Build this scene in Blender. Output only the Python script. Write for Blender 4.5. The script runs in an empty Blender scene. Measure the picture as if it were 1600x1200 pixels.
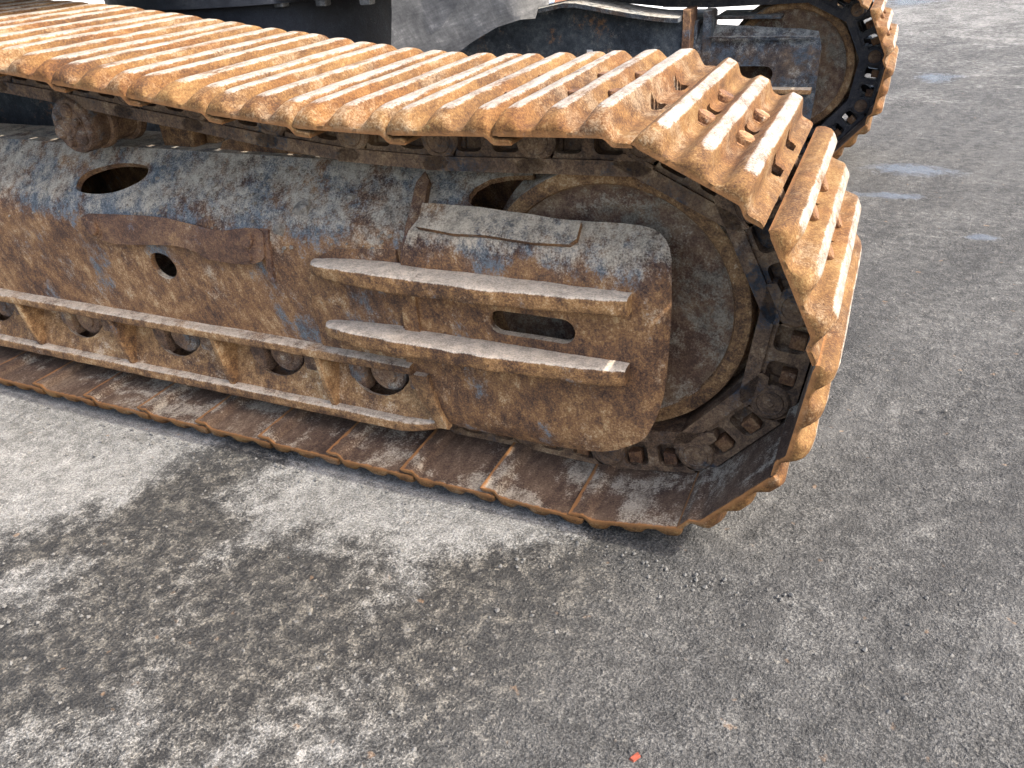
import bpy, bmesh, math, random
import numpy as np
from mathutils import Vector, Matrix, noise as mnoise
from mathutils.geometry import delaunay_2d_cdt

random.seed(7)
scene = bpy.context.scene
COL = scene.collection

# ------------------------------------------------------------------ camera
RIGHT = Vector((0.91108989, 0.40729411, -0.06345643))
DOWN = Vector((0.15974228, -0.49077805, -0.85651580))
FWD = Vector((-0.37999686, 0.77022621, -0.51220501))
cam_data = bpy.data.cameras.new('camera')
cam_data.sensor_fit = 'HORIZONTAL'
cam_data.sensor_width = 36.0
cam_data.lens = 36.0 * 1235.04 / 1600.0
cam_data.clip_start = 0.02
cam_data.clip_end = 2000
cam = bpy.data.objects.new('camera', cam_data)
COL.objects.link(cam)
rot = Matrix((RIGHT, -DOWN, -FWD)).transposed()
cam.matrix_world = Matrix.Translation((0.26144, -1.10068, 1.04246)) @ rot.to_4x4()
scene.camera = cam

# ------------------------------------------------------------------ sky, sun, exposure
SUN_EL, SUN_AZ = math.radians(50), math.radians(1.5)     # azimuth from +x towards +y
sun_dir = Vector((math.cos(SUN_EL) * math.cos(SUN_AZ), math.cos(SUN_EL) * math.sin(SUN_AZ), math.sin(SUN_EL)))
world = bpy.data.worlds.new('World')
scene.world = world
world.use_nodes = True
wn = world.node_tree
wn.nodes.clear()
sky = wn.nodes.new('ShaderNodeTexSky')
sky.sky_type = 'NISHITA'
sky.sun_disc = False
sky.sun_elevation = SUN_EL
sky.sun_rotation = math.atan2(sun_dir.x, sun_dir.y)
sky.air_density = 1.0
sky.dust_density = 5.5
sky.ozone_density = 1.0
bg = wn.nodes.new('ShaderNodeBackground')
bg.inputs['Strength'].default_value = 0.15
wo = wn.nodes.new('ShaderNodeOutputWorld')
wn.links.new(sky.outputs[0], bg.inputs[0])
wn.links.new(bg.outputs[0], wo.inputs[0])
sun_data = bpy.data.lights.new('sun', 'SUN')
sun_data.energy = 2.0
sun_data.angle = math.radians(0.6)
sun_data.color = (1.0, 0.94, 0.85)
sun = bpy.data.objects.new('sun', sun_data)
sun.rotation_euler = sun_dir.to_track_quat('Z', 'Y').to_euler()
COL.objects.link(sun)
vs = scene.view_settings
vs.view_transform = 'Standard'
vs.look = 'None'
vs.gamma = 1.0
vs.use_curve_mapping = False
vs.exposure = 1.72
cy = scene.cycles
cy.use_denoising = True
cy.denoiser = 'OPENIMAGEDENOISE'
cy.denoising_input_passes = 'RGB_ALBEDO_NORMAL'
cy.denoising_prefilter = 'ACCURATE'
cy.max_bounces = 6
cy.diffuse_bounces = 4
cy.glossy_bounces = 2
cy.transmission_bounces = 0
cy.sample_clamp_indirect = 3.0
cy.use_adaptive_sampling = True
cy.adaptive_threshold = 0.02

# ------------------------------------------------------------------ material helpers
class NT:
    def __init__(self, name):
        self.m = bpy.data.materials.new(name)
        self.m.use_nodes = True
        self.t = self.m.node_tree
        self.t.nodes.clear()
        self.out = self.t.nodes.new('ShaderNodeOutputMaterial')
        self.b = self.t.nodes.new('ShaderNodeBsdfPrincipled')
        self.t.links.new(self.b.outputs[0], self.out.inputs[0])
        self.geo = self.t.nodes.new('ShaderNodeNewGeometry')
        self.pos = self.geo.outputs['Position']
    def link(self, a, b):
        self.t.links.new(a, b)
    def val(self, sock, v):
        if hasattr(v, 'is_output'):
            self.link(v, sock)
        else:
            sock.default_value = v
    def noise(self, scale, detail=6, rough=0.6, off=0.0, stretch=None, dist=0.0, rot=None):
        src = self.pos
        if rot:
            r = self.t.nodes.new('ShaderNodeMapping')
            r.inputs['Rotation'].default_value = rot
            self.link(src, r.inputs['Vector'])
            src = r.outputs[0]
        mp = self.t.nodes.new('ShaderNodeMapping')
        mp.inputs['Location'].default_value = (off, off * 1.7, -off * 0.6)
        if stretch:
            mp.inputs['Scale'].default_value = stretch
        self.link(src, mp.inputs['Vector'])
        n = self.t.nodes.new('ShaderNodeTexNoise')
        n.inputs['Scale'].default_value = scale
        n.inputs['Detail'].default_value = detail
        n.inputs['Roughness'].default_value = rough
        n.inputs['Distortion'].default_value = dist
        self.link(mp.outputs[0], n.inputs['Vector'])
        return n.outputs['Fac']
    def voronoi(self, scale, feature='F1', out='Distance', rnd=1.0, warp=None):
        n = self.t.nodes.new('ShaderNodeTexVoronoi')
        n.feature = feature
        n.inputs['Scale'].default_value = scale
        n.inputs['Randomness'].default_value = rnd
        self.link(self.pos if warp is None else warp, n.inputs['Vector'])
        return n.outputs[out]
    def math(self, op, a, b=0.0, c=None, clamp=False):
        n = self.t.nodes.new('ShaderNodeMath')
        n.operation = op
        n.use_clamp = clamp
        self.val(n.inputs[0], a)
        self.val(n.inputs[1], b)
        if c is not None:
            self.val(n.inputs[2], c)
        return n.outputs[0]
    def step(self, x, lo, hi, a=0.0, b=1.0):
        n = self.t.nodes.new('ShaderNodeMapRange')
        n.interpolation_type = 'SMOOTHSTEP'
        self.val(n.inputs['Value'], x)
        n.inputs['From Min'].default_value = lo
        n.inputs['From Max'].default_value = hi
        n.inputs['To Min'].default_value = a
        n.inputs['To Max'].default_value = b
        return n.outputs['Result']
    def ramp(self, fac, stops):
        n = self.t.nodes.new('ShaderNodeValToRGB')
        e = n.color_ramp.elements
        while len(e) < len(stops):
            e.new(0.5)
        for el, (p, c) in zip(e, stops):
            el.position = p
            el.color = (*c, 1)
        self.val(n.inputs[0], fac)
        return n.outputs[0]
    def mix(self, fac, a, b, mode='MIX'):
        n = self.t.nodes.new('ShaderNodeMix')
        n.data_type = 'RGBA'
        n.blend_type = mode
        self.val(n.inputs[0], fac)
        for i, v in ((6, a), (7, b)):
            if isinstance(v, tuple):
                n.inputs[i].default_value = (*v, 1)
            else:
                self.link(v, n.inputs[i])
        return n.outputs[2]
    def attr(self, name):
        n = self.t.nodes.new('ShaderNodeAttribute')
        n.attribute_name = name
        return n.outputs['Fac']
    def bump(self, h, dist, strength=1.0, normal=None):
        n = self.t.nodes.new('ShaderNodeBump')
        n.inputs['Distance'].default_value = dist
        n.inputs['Strength'].default_value = strength
        self.val(n.inputs['Height'], h)
        if normal is not None:
            self.link(normal, n.inputs['Normal'])
        return n.outputs[0]
    def upness(self):
        s = self.t.nodes.new('ShaderNodeSeparateXYZ')
        self.link(self.geo.outputs['Normal'], s.inputs[0])
        return s.outputs['Z']

def sum3(k, a, wa, b, wb, c, wc):
    x = k.math('MULTIPLY', a, wa)
    x = k.math('MULTIPLY_ADD', b, wb, x)
    return k.math('MULTIPLY_ADD', c, wc, x)

def weathered(name, cols, paint=None, paint_cov=0.0, dust=(0.42, 0.37, 0.29), dust_cov=0.3, dust_side=0.1,
              rough=0.85, scale=1.0, bump=0.0012, off=0.0, streak=None, metal=0.0, rot=None, paint_up=0.0):
    """rust in four tones, broken by old paint and by dust that lies on upward faces"""
    k = NT(name)
    big = k.noise(6 * scale, 4, 0.68, off)
    med = k.noise(42 * scale, 3, 0.72, off + 3, stretch=streak, rot=rot)
    fine = k.noise(270 * scale, 2, 0.8, off + 5)
    t = sum3(k, big, 0.37, med, 0.33, fine, 0.30)
    col = k.ramp(t, [(0.40, cols[0]), (0.475, cols[1]), (0.54, cols[2]), (0.615, cols[3])])
    grain = k.math('MULTIPLY_ADD', fine, 0.5, k.math('MULTIPLY', med, 0.5))
    if paint is not None:
        pn = k.noise(8 * scale, 5, 0.74, off + 11, stretch=streak, rot=rot)
        pf = k.math('MULTIPLY_ADD', grain, 0.5, pn)
        if paint_up:
            pf = k.math('ADD', pf, k.step(k.upness(), 0.05, 0.6, -0.03, paint_up))
        lo = 1.0 - 0.45 * paint_cov
        pm = k.step(pf, lo - 0.08, lo + 0.06)
        pc = k.mix(k.step(grain, 0.38, 0.62), tuple(c * 0.55 for c in paint), tuple(min(1, c * 1.5) for c in paint))
        col = k.mix(pm, col, pc)
    dn = k.noise(13 * scale, 5, 0.75, off + 21, stretch=streak, rot=rot)
    up = k.upness()
    cover = k.step(up, 0.15, 0.95, dust_side, dust_cov)
    df = k.math('ADD', k.math('MULTIPLY_ADD', grain, 0.75, dn), cover)
    dm = k.step(df, 1.05, 1.36)
    dc = k.mix(k.step(grain, 0.36, 0.64), tuple(c * 0.55 for c in dust), tuple(c * 1.15 for c in dust))
    col = k.mix(dm, col, dc)
    k.link(col, k.b.inputs['Base Color'])
    rg = k.step(med, 0.25, 0.75, rough - 0.18, min(1.0, rough + 0.1))
    k.link(rg, k.b.inputs['Roughness'])
    k.b.inputs['Metallic'].default_value = metal
    k.b.inputs['Specular IOR Level'].default_value = 0.35
    h = k.math('MULTIPLY_ADD', med, 1.1, k.math('MULTIPLY', fine, 0.6))
    k.link(k.bump(h, bump * 2.0), k.b.inputs['Normal'])
    return k.m

RUST_D, RUST_M, RUST_O, RUST_L = (0.035, 0.018, 0.012), (0.115, 0.055, 0.028), (0.24, 0.115, 0.045), (0.36, 0.235, 0.13)
NAVY = (0.035, 0.058, 0.085)
M = {}
M['plate'] = weathered('frame_paint_and_rust', [(0.045, 0.025, 0.019), (0.145, 0.076, 0.040), (0.27, 0.140, 0.060), (0.48, 0.32, 0.17)], paint=(0.110, 0.124, 0.132),
                       paint_cov=0.33, dust=(0.43, 0.37, 0.28), dust_cov=0.37, dust_side=0.10, streak=(1.1, 0.9, 0.62), rot=(0.0, 0.5, 0.0), paint_up=0.11)
M['cover'] = weathered('cover_paint_and_rust', [(0.048, 0.026, 0.018), (0.15, 0.078, 0.040), (0.28, 0.145, 0.060), (0.48, 0.32, 0.165)], paint=(0.110, 0.122, 0.129),
                       paint_cov=0.33, dust=(0.52, 0.425, 0.305), dust_cov=0.47, dust_side=0.08, off=4.0, streak=(1.1, 1.0, 0.7), rot=(0.0, 0.2, 0.0), paint_up=0.09)
M['rustbar'] = weathered('rusted_bar', [(0.060, 0.032, 0.019), (0.18, 0.096, 0.044), (0.33, 0.185, 0.078), (0.52, 0.37, 0.21)], paint=NAVY, paint_cov=0.10,
                         dust=(0.52, 0.43, 0.325), dust_cov=0.45, dust_side=0.06, off=9.0)
M['rib'] = weathered('rib_rust_and_dust', [(0.060, 0.032, 0.019), (0.19, 0.098, 0.042), (0.36, 0.195, 0.076), (0.54, 0.38, 0.21)], paint=(0.10, 0.115, 0.125), paint_cov=0.12,
                     dust=(0.62, 0.52, 0.40), dust_cov=0.60, dust_side=0.04, off=12.0)
M['guard'] = weathered('brown_rust_guard', [(0.055, 0.030, 0.021), (0.125, 0.066, 0.041), (0.21, 0.115, 0.062), (0.34, 0.20, 0.095)], paint=(0.085, 0.10, 0.12), paint_cov=0.16,
                       dust_cov=0.16, dust_side=0.05, off=15.0, bump=0.0022)
M['idler'] = weathered('idler_rust_and_dust', [(0.085, 0.046, 0.031), (0.16, 0.092, 0.056), (0.25, 0.16, 0.092), (0.36, 0.27, 0.17)], paint=(0.20, 0.165, 0.12),
                       paint_cov=0.42, dust=(0.42, 0.36, 0.27), dust_cov=0.3, dust_side=0.16, off=22.0)
M['link'] = weathered('chain_link_grease_rust', [(0.045, 0.028, 0.019), (0.12, 0.072, 0.043), (0.21, 0.128, 0.07), (0.36, 0.25, 0.145)], paint=(0.032, 0.036, 0.044),
                      paint_cov=0.34, dust=(0.30, 0.24, 0.17), dust_cov=0.2, dust_side=0.1, rough=0.72, off=31.0)
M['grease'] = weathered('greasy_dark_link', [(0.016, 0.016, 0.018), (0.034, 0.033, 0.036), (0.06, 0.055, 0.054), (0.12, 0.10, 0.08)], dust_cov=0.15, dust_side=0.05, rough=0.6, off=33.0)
M['nut'] = weathered('nut_rust', [(0.05, 0.024, 0.014), (0.13, 0.062, 0.030), (0.22, 0.112, 0.050), (0.33, 0.20, 0.10)], dust_cov=0.05, dust_side=0.1, off=35.0)
M['roller'] = weathered('roller_rust', [(0.06, 0.037, 0.026), (0.15, 0.088, 0.054), (0.26, 0.155, 0.085), (0.40, 0.28, 0.15)], paint=(0.10, 0.10, 0.10),
                        paint_cov=0.3, dust_cov=0.24, dust_side=0.12, off=41.0)
M['navy'] = weathered('navy_paint', [(0.028, 0.034, 0.042), (0.050, 0.061, 0.074), (0.080, 0.096, 0.110), (0.14, 0.155, 0.165)], paint=(0.22, 0.12, 0.06),
                      paint_cov=0.22, dust=(0.30, 0.29, 0.25), dust_cov=0.2, dust_side=0.12, rough=0.5, off=51.0, bump=0.0005)
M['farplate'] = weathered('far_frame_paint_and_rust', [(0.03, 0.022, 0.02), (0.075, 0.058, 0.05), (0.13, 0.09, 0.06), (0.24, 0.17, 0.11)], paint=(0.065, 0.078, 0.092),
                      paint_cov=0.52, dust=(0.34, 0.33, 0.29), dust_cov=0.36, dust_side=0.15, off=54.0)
M['black'] = weathered('black_paint', [(0.008, 0.010, 0.015), (0.014, 0.017, 0.024), (0.021, 0.025, 0.034), (0.04, 0.045, 0.053)], dust_cov=0.05, dust_side=0.0,
                       rough=0.55, off=57.0, bump=0.0004)
M['greysteel'] = weathered('grey_plate', [(0.07, 0.07, 0.068), (0.13, 0.13, 0.125), (0.2, 0.2, 0.19), (0.28, 0.27, 0.25)], dust_cov=0.2, rough=0.6, off=61.0)
M['mud'] = weathered('dried_mud', [(0.16, 0.135, 0.105), (0.25, 0.215, 0.17), (0.34, 0.30, 0.24), (0.44, 0.40, 0.34)], dust_cov=0.2, off=65.0, bump=0.002, scale=2.0)

def shoe_material():
    k = NT('track_shoe_rust')
    inner, wear, edge = k.attr('inner'), k.attr('wear'), k.attr('edge')
    big = k.noise(8, 4, 0.7, 1.0, stretch=(1.0, 0.4, 1.0))
    med = k.noise(55, 3, 0.7, 2.0, stretch=(1.0, 0.45, 1.0))
    fine = k.noise(260, 2, 0.8, 3.0)
    t = sum3(k, big, 0.36, med, 0.28, fine, 0.36)
    grain = k.math('MULTIPLY_ADD', fine, 0.55, k.math('MULTIPLY', med, 0.45))
    outer = k.ramp(t, [(0.405, (0.0537, 0.0261, 0.0114)), (0.465, (0.1047, 0.0510, 0.0178)), (0.53, (0.1556, 0.0816, 0.0270)), (0.62, (0.2320, 0.1467, 0.0591))])
    redder = k.step(k.noise(4.5, 3, 0.6, 33.0), 0.45, 0.62)
    outer = k.mix(k.math('MULTIPLY', redder, 0.5), outer, k.mix(1.0, outer, (1.0, 0.74, 0.52), 'MULTIPLY'))
    dustm = k.step(k.math('MULTIPLY_ADD', grain, 0.6, k.noise(10, 5, 0.7, 8.0)), 0.80, 1.0)
    outer = k.mix(k.math('MULTIPLY', dustm, 0.5), outer, k.mix(k.step(grain, .38, .62), (0.15, 0.108, 0.066), (0.27, 0.215, 0.15)))
    wn_ = k.math('MULTIPLY', k.math('SUBTRACT', k.math('MULTIPLY_ADD', grain, 0.6, k.noise(30, 4, 0.75, 6.0, stretch=(1.0, 0.3, 1.0))), 0.8), 1.6)
    wm = k.step(k.math('ADD', wear, wn_), 0.42, 1.0)
    outer = k.mix(wm, outer, k.mix(k.step(grain, .36, .62), (0.17, 0.138, 0.105), (0.34, 0.305, 0.26)))
    inn = k.ramp(t, [(0.40, (0.0462, 0.0282, 0.0198)), (0.475, (0.0891, 0.0550, 0.0360)), (0.54, (0.1320, 0.0864, 0.0558)), (0.62, (0.2178, 0.1568, 0.1054))])
    sp = k.step(k.math('MULTIPLY_ADD', grain, 0.5, k.noise(7.5, 4, 0.6, 14.0, dist=0.5)), 0.755, 0.90)
    inn = k.mix(k.math('MULTIPLY', sp, 0.8), inn, k.mix(k.step(grain, .4, .6), (0.20, 0.165, 0.125), (0.44, 0.385, 0.30)))
    rusty = k.step(k.math('ADD', edge, k.math('MULTIPLY', k.math('SUBTRACT', med, 0.5), 1.4)), 0.5, 0.95)
    inn = k.mix(rusty, inn, (0.27, 0.125, 0.045))
    col = k.mix(inner, outer, inn)
    k.link(col, k.b.inputs['Base Color'])
    k.link(k.mix(wm, (0.85,) * 3, (0.55,) * 3), k.b.inputs['Roughness'])
    k.b.inputs['Specular IOR Level'].default_value = 0.3
    h = k.math('MULTIPLY_ADD', med, 0.7, k.math('MULTIPLY', fine, 0.6))
    k.link(k.bump(h, 0.0016), k.b.inputs['Normal'])
    return k.m
M['shoe'] = shoe_material()

def rubber_material():
    k = NT('worn_black_rubber')
    n = k.noise(14, 8, 0.7, 1.0)
    sc = k.noise(45, 4, 0.75, 4.0, stretch=(1.0, 1.0, 0.3), rot=(0, 0.5, 0))
    sc2 = k.noise(110, 3, 0.8, 7.0, stretch=(0.2, 0.2, 1.0), rot=(0, 0.3, 0))
    t = sum3(k, n, 0.4, sc, 0.35, sc2, 0.3)
    k.link(k.ramp(t, [(0.40, (0.060, 0.060, 0.060)), (0.5, (0.105, 0.105, 0.103)), (0.58, (0.15, 0.149, 0.145)), (0.68, (0.32, 0.315, 0.30))]), k.b.inputs['Base Color'])
    k.b.inputs['Roughness'].default_value = 0.7
    k.link(k.bump(t, 0.002), k.b.inputs['Normal'])
    return k.m
M['rubber'] = rubber_material()

def flat_material(name, c, rough=0.7, var=0.25, scale=60):
    k = NT(name)
    n = k.noise(scale, 6, 0.7)
    k.link(k.mix(n, tuple(x * (1 - var) for x in c), tuple(min(1, x * (1 + var)) for x in c)), k.b.inputs['Base Color'])
    k.b.inputs['Roughness'].default_value = rough
    k.link(k.bump(n, 0.001), k.b.inputs['Normal'])
    return k.m
M['white'] = flat_material('white_paper', (0.8, 0.8, 0.78), 0.6, 0.05)
M['chip'] = flat_material('red_brick_chip', (0.23, 0.05, 0.026), 0.85, 0.6, 220)
M['concrete'] = flat_material('pale_concrete', (0.62, 0.61, 0.58), 0.85, 0.14, 2.0)
M['redcrate'] = flat_material('red_clay_blocks', (0.5, 0.24, 0.15), 0.85, 0.25, 20)
M['stone'] = flat_material('grey_grit', (0.12, 0.117, 0.11), 0.85, 0.5, 70)

def ground_material():
    k = NT('wet_and_dusty_asphalt')
    pale, dark, pud = k.attr('pale'), k.attr('dark'), k.attr('puddle')
    nz = k.t.nodes.new('ShaderNodeTexNoise'); nz.inputs['Scale'].default_value = 60; nz.inputs['Detail'].default_value = 2
    k.link(k.pos, nz.inputs['Vector'])
    w = k.t.nodes.new('ShaderNodeVectorMath'); w.operation = 'MULTIPLY_ADD'
    k.link(nz.outputs['Color'], w.inputs[0]); w.inputs[1].default_value = (0.018, 0.018, 0.0); k.link(k.pos, w.inputs[2])
    v1n = k.t.nodes.new('ShaderNodeTexVoronoi'); v1n.inputs['Scale'].default_value = 105
    k.link(w.outputs[0], v1n.inputs['Vector'])
    v1, v1c = v1n.outputs['Distance'], v1n.outputs['Color']
    big = k.noise(3.4, 5, 0.72, 2.0, dist=0.5)
    med = k.noise(30, 3, 0.74, 4.0)
    fine = k.noise(250, 2, 0.8, 6.0)
    grain = k.math('MULTIPLY_ADD', fine, 0.6, k.math('MULTIPLY', med, 0.4))
    t = sum3(k, big, 0.18, med, 0.30, fine, 0.52)
    base = k.ramp(t, [(0.41, (0.0221, 0.0218, 0.0211)), (0.47, (0.0431, 0.0427, 0.0411)), (0.525, (0.0674, 0.0664, 0.0638)), (0.59, (0.1237, 0.1214, 0.1141))])
    ta = sum3(k, big, 0.14, med, 0.52, fine, 0.34)
    agg = k.ramp(ta, [(0.41, (0.0107, 0.0101, 0.0095)), (0.475, (0.0240, 0.0228, 0.0209)), (0.53, (0.0534, 0.0500, 0.0436)), (0.59, (0.1270, 0.1170, 0.0983))])
    sv = k.t.nodes.new('ShaderNodeSeparateColor'); k.link(v1c, sv.inputs[0])
    stones = k.math('MULTIPLY', k.step(sv.outputs[0], 0.45, 0.95), k.step(v1, 0.55, 0.25))
    stones = k.math('MULTIPLY', stones, k.step(grain, 0.40, 0.60))
    agg = k.mix(stones, agg, k.mix(sv.outputs[1], (0.12, 0.116, 0.11), (0.22, 0.20, 0.165)))
    jit = k.math('MULTIPLY', k.math('SUBTRACT', k.math('MULTIPLY_ADD', fine, 0.6, k.math('MULTIPLY_ADD', med, 0.8, big)), 1.2), 1.0)
    # faint scuffs along the way the machine drove, and stones showing through the worn surface
    scuff = k.noise(7, 3, 0.6, 41.0, stretch=(1.0, 0.10, 1.0), rot=(0, 0, 0.35))
    base = k.mix(k.step(scuff, 0.50, 0.68, 0.0, 0.38), base, k.mix(grain, (0.08, 0.0785, 0.0745), (0.155, 0.152, 0.145)))
    base = k.mix(k.step(scuff, 0.48, 0.34, 0.0, 0.35), base, (0.027, 0.0265, 0.026))
    base = k.mix(k.math('MULTIPLY', stones, k.step(sv.outputs[2], 0.5, 0.9, 0.0, 0.75)), base, k.mix(sv.outputs[1], (0.10, 0.098, 0.095), (0.21, 0.195, 0.165)))
    dm = k.step(k.math('ADD', dark, jit), 0.20, 0.95)
    col = k.mix(dm, base, agg)
    dust = k.ramp(t, [(0.41, (0.0830, 0.0809, 0.0753)), (0.475, (0.1385, 0.1358, 0.1275)), (0.525, (0.1868, 0.1839, 0.1731)), (0.59, (0.2768, 0.2724, 0.2577))])
    pm = k.step(k.math('ADD', pale, jit), 0.08, 0.74)
    col = k.mix(pm, col, dust)
    tiny = k.noise(560, 1, 0.6, 47.0)
    tn = k.step(tiny, 0.30, 0.70, 0.70, 1.32)
    tc = k.t.nodes.new('ShaderNodeCombineColor')
    for q_ in range(3):
        k.link(tn, tc.inputs[q_])
    col = k.mix(0.85, col, tc.outputs[0], 'MULTIPLY')
    rustspot = k.step(k.noise(34, 2, 0.5, 17.0), 0.70, 0.78)
    col = k.mix(k.math('MULTIPLY', rustspot, 0.45), col, (0.24, 0.15, 0.085))
    pu = k.step(k.math('ADD', pud, k.math('MULTIPLY', jit, 0.9)), 0.42, 0.72)
    col = k.mix(k.math('MULTIPLY', pu, 0.7), col, (0.07, 0.072, 0.076))
    k.link(col, k.b.inputs['Base Color'])
    rg = k.math('SUBTRACT', k.step(dm, 0, 1, 0.85, 0.68), k.math('MULTIPLY', pu, 0.62))
    k.link(rg, k.b.inputs['Roughness'])
    k.b.inputs['Specular IOR Level'].default_value = 0.4
    h = k.math('MULTIPLY_ADD', v1, -0.55, k.math('MULTIPLY', fine, 0.9))
    h = k.math('MULTIPLY_ADD', med, 0.9, h)
    sm = k.math('SUBTRACT', 1.0, k.math('MULTIPLY', pu, 0.85))
    sm = k.math('MULTIPLY', sm, k.step(pm, 0, 1, 1.0, 0.7))
    bp = k.bump(h, 0.0075)
    k.link(sm, bp.node.inputs['Strength'])
    k.link(bp, k.b.inputs['Normal'])
    return k.m
M['ground'] = ground_material()

# ------------------------------------------------------------------ mesh helpers
def make_mesh(name, verts, faces, mat, sharp=38.0, attrs=None):
    me = bpy.data.meshes.new(name)
    me.from_pydata([tuple(v) for v in verts], [], faces)
    bm = bmesh.new()
    bm.from_mesh(me)
    bmesh.ops.recalc_face_normals(bm, faces=bm.faces)
    lim = math.radians(sharp)
    for f in bm.faces:
        f.smooth = True
    for e in bm.edges:
        if len(e.link_faces) == 2:
            if e.calc_face_angle(0.0) > lim:
                e.smooth = False
        else:
            e.smooth = False
    bm.to_mesh(me)
    bm.free()
    if attrs:
        for an, vals in attrs.items():
            a = me.attributes.new(an, 'FLOAT', 'POINT')
            a.data.foreach_set('value', np.array(vals, dtype=np.float32))
    me.materials.append(mat)
    return me

def link(name, me, parent=None, loc=None):
    o = bpy.data.objects.new(name, me)
    COL.objects.link(o)
    if parent is not None:
        o.parent = parent
        o.matrix_parent_inverse = Matrix.Translation(-world_loc(parent))
    if loc is not None:
        o.location = loc
    return o

def world_loc(o):
    # parents are never rotated where this helper is used
    l = Vector(o.location)
    if o.parent is not None:
        l = o.parent.matrix_world_guess @ l if hasattr(o.parent, 'matrix_world_guess') else l
    return l

def thing(name, loc, label, cat, group=None):
    o = bpy.data.objects.new(name, None)
    o.empty_display_size = 0.1
    o.location = loc
    COL.objects.link(o)
    o['label'] = label
    o['category'] = cat
    if group:
        o['group'] = group
    return o

def tag(o, label, cat, group=None):
    o['label'] = label
    o['category'] = cat
    if group:
        o['group'] = group
    return o

def obj(name, verts, faces, mat, parent=None, sharp=38.0, attrs=None):
    """mesh given in world coordinates, linked under parent"""
    return link(name, make_mesh(name, verts, faces, M[mat], sharp, attrs), parent)

def wob(p, amp, freq, seed=0.0):
    v = Vector((p[0] * freq + seed, p[1] * freq + seed * 1.3, p[2] * freq - seed))
    return mnoise.fractal(v, 1.0, 2.0, 3) * amp

def pip(x, y, poly):
    c = False
    j = len(poly) - 1
    for i in range(len(poly)):
        xi, yi = poly[i]; xj, yj = poly[j]
        if (yi > y) != (yj > y) and x < (xj - xi) * (y - yi) / (yj - yi) + xi:
            c = not c
        j = i
    return c

def smooth_poly(pts, it=2):
    for _ in range(it):
        q = []
        n = len(pts)
        for i in range(n):
            a, b = pts[i], pts[(i + 1) % n]
            q.append((a[0] * .75 + b[0] * .25, a[1] * .75 + b[1] * .25))
            q.append((a[0] * .25 + b[0] * .75, a[1] * .25 + b[1] * .75))
        pts = q
    return pts

def ellipse(cx, cy, rx, ry, n=24, rot=0.0):
    c, s = math.cos(rot), math.sin(rot)
    out = []
    for i in range(n):
        a = 2 * math.pi * i / n
        u, v = rx * math.cos(a), ry * math.sin(a)
        out.append((cx + u * c - v * s, cy + u * s + v * c))
    return out

def sheet(outline, holes, fmap, thick, grid=0.03, amp=0.0, freq=12.0, seed=0.0):
    """plate cut from a 2-D outline with holes, bent by fmap(a,b)->(point, outward normal)"""
    vs_, es = [], []
    def loop(pts, step=None):
        q = []
        n = len(pts)
        for i in range(n):
            a, b = pts[i], pts[(i + 1) % n]
            L = math.hypot(b[0] - a[0], b[1] - a[1])
            m = max(1, int(L / grid))
            for j in range(m):
                q.append((a[0] + (b[0] - a[0]) * j / m, a[1] + (b[1] - a[1]) * j / m))
        s = len(vs_)
        vs_.extend(Vector(p) for p in q)
        es.extend((s + i, s + (i + 1) % len(q)) for i in range(len(q)))
    loop(outline)
    for h in holes:
        loop(h)
    xs = [p[0] for p in outline]; ys = [p[1] for p in outline]
    nx = int((max(xs) - min(xs)) / grid); ny = int((max(ys) - min(ys)) / grid)
    bpts = np.array([(v.x, v.y) for v in vs_])
    for i in range(nx + 1):
        for j in range(ny + 1):
            x = min(xs) + (i + 0.5 * (j % 2)) * grid; y = min(ys) + j * grid
            if pip(x, y, outline) and not any(pip(x, y, h) for h in holes):
                if np.min(np.abs(bpts - (x, y)).sum(1)) > grid * 0.45:
                    vs_.append(Vector((x, y)))
    rv, re_, rf, *_ = delaunay_2d_cdt(vs_, es, [], 0, 1e-6)
    tris = []
    for f in rf:
        cx = sum(rv[i].x for i in f) / len(f); cy = sum(rv[i].y for i in f) / len(f)
        if pip(cx, cy, outline) and not any(pip(cx, cy, h) for h in holes):
            tris.append(tuple(f))
    n = len(rv)
    out, inn = [], []
    for v in rv:
        p, nr = fmap(v.x, v.y)
        p = Vector(p); nr = Vector(nr)
        if amp:
            p = p + nr * wob(p, amp, freq, seed)
        out.append(p); inn.append(p - nr * thick)
    cnt = {}
    for t in tris:
        for a, b in ((t[i], t[(i + 1) % len(t)]) for i in range(len(t))):
            cnt.setdefault((min(a, b), max(a, b)), []).append((a, b))
    faces = [t for t in tris] + [tuple(n + i for i in reversed(t)) for t in tris]
    for k_, l in cnt.items():
        if len(l) == 1:
            a, b = l[0]
            faces.append((b, a, n + a, n + b))
    return out + inn, faces

def loft(rings, cap=True):
    v, f = [], []
    n = len(rings[0])
    for r in rings:
        v.extend(r)
    for i in range(len(rings) - 1):
        for j in range(n):
            a, b = i * n + j, i * n + (j + 1) % n
            f.append((a, b, b + n, a + n))
    if cap:
        f.append(tuple(reversed(range(n))))
        f.append(tuple(range((len(rings) - 1) * n, len(rings) * n)))
    return v, f

def rrect(y0, y1, z0, z1, r, k=3):
    """rounded rectangle points in (y,z)"""
    pts = []
    for cy, cz, a0 in ((y1 - r, z1 - r, 0), (y0 + r, z1 - r, 90), (y0 + r, z0 + r, 180), (y1 - r, z0 + r, 270)):
        for i in range(k + 1):
            a = math.radians(a0 + 90 * i / k)
            pts.append((cy + r * math.cos(a), cz + r * math.sin(a)))
    return pts

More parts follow.
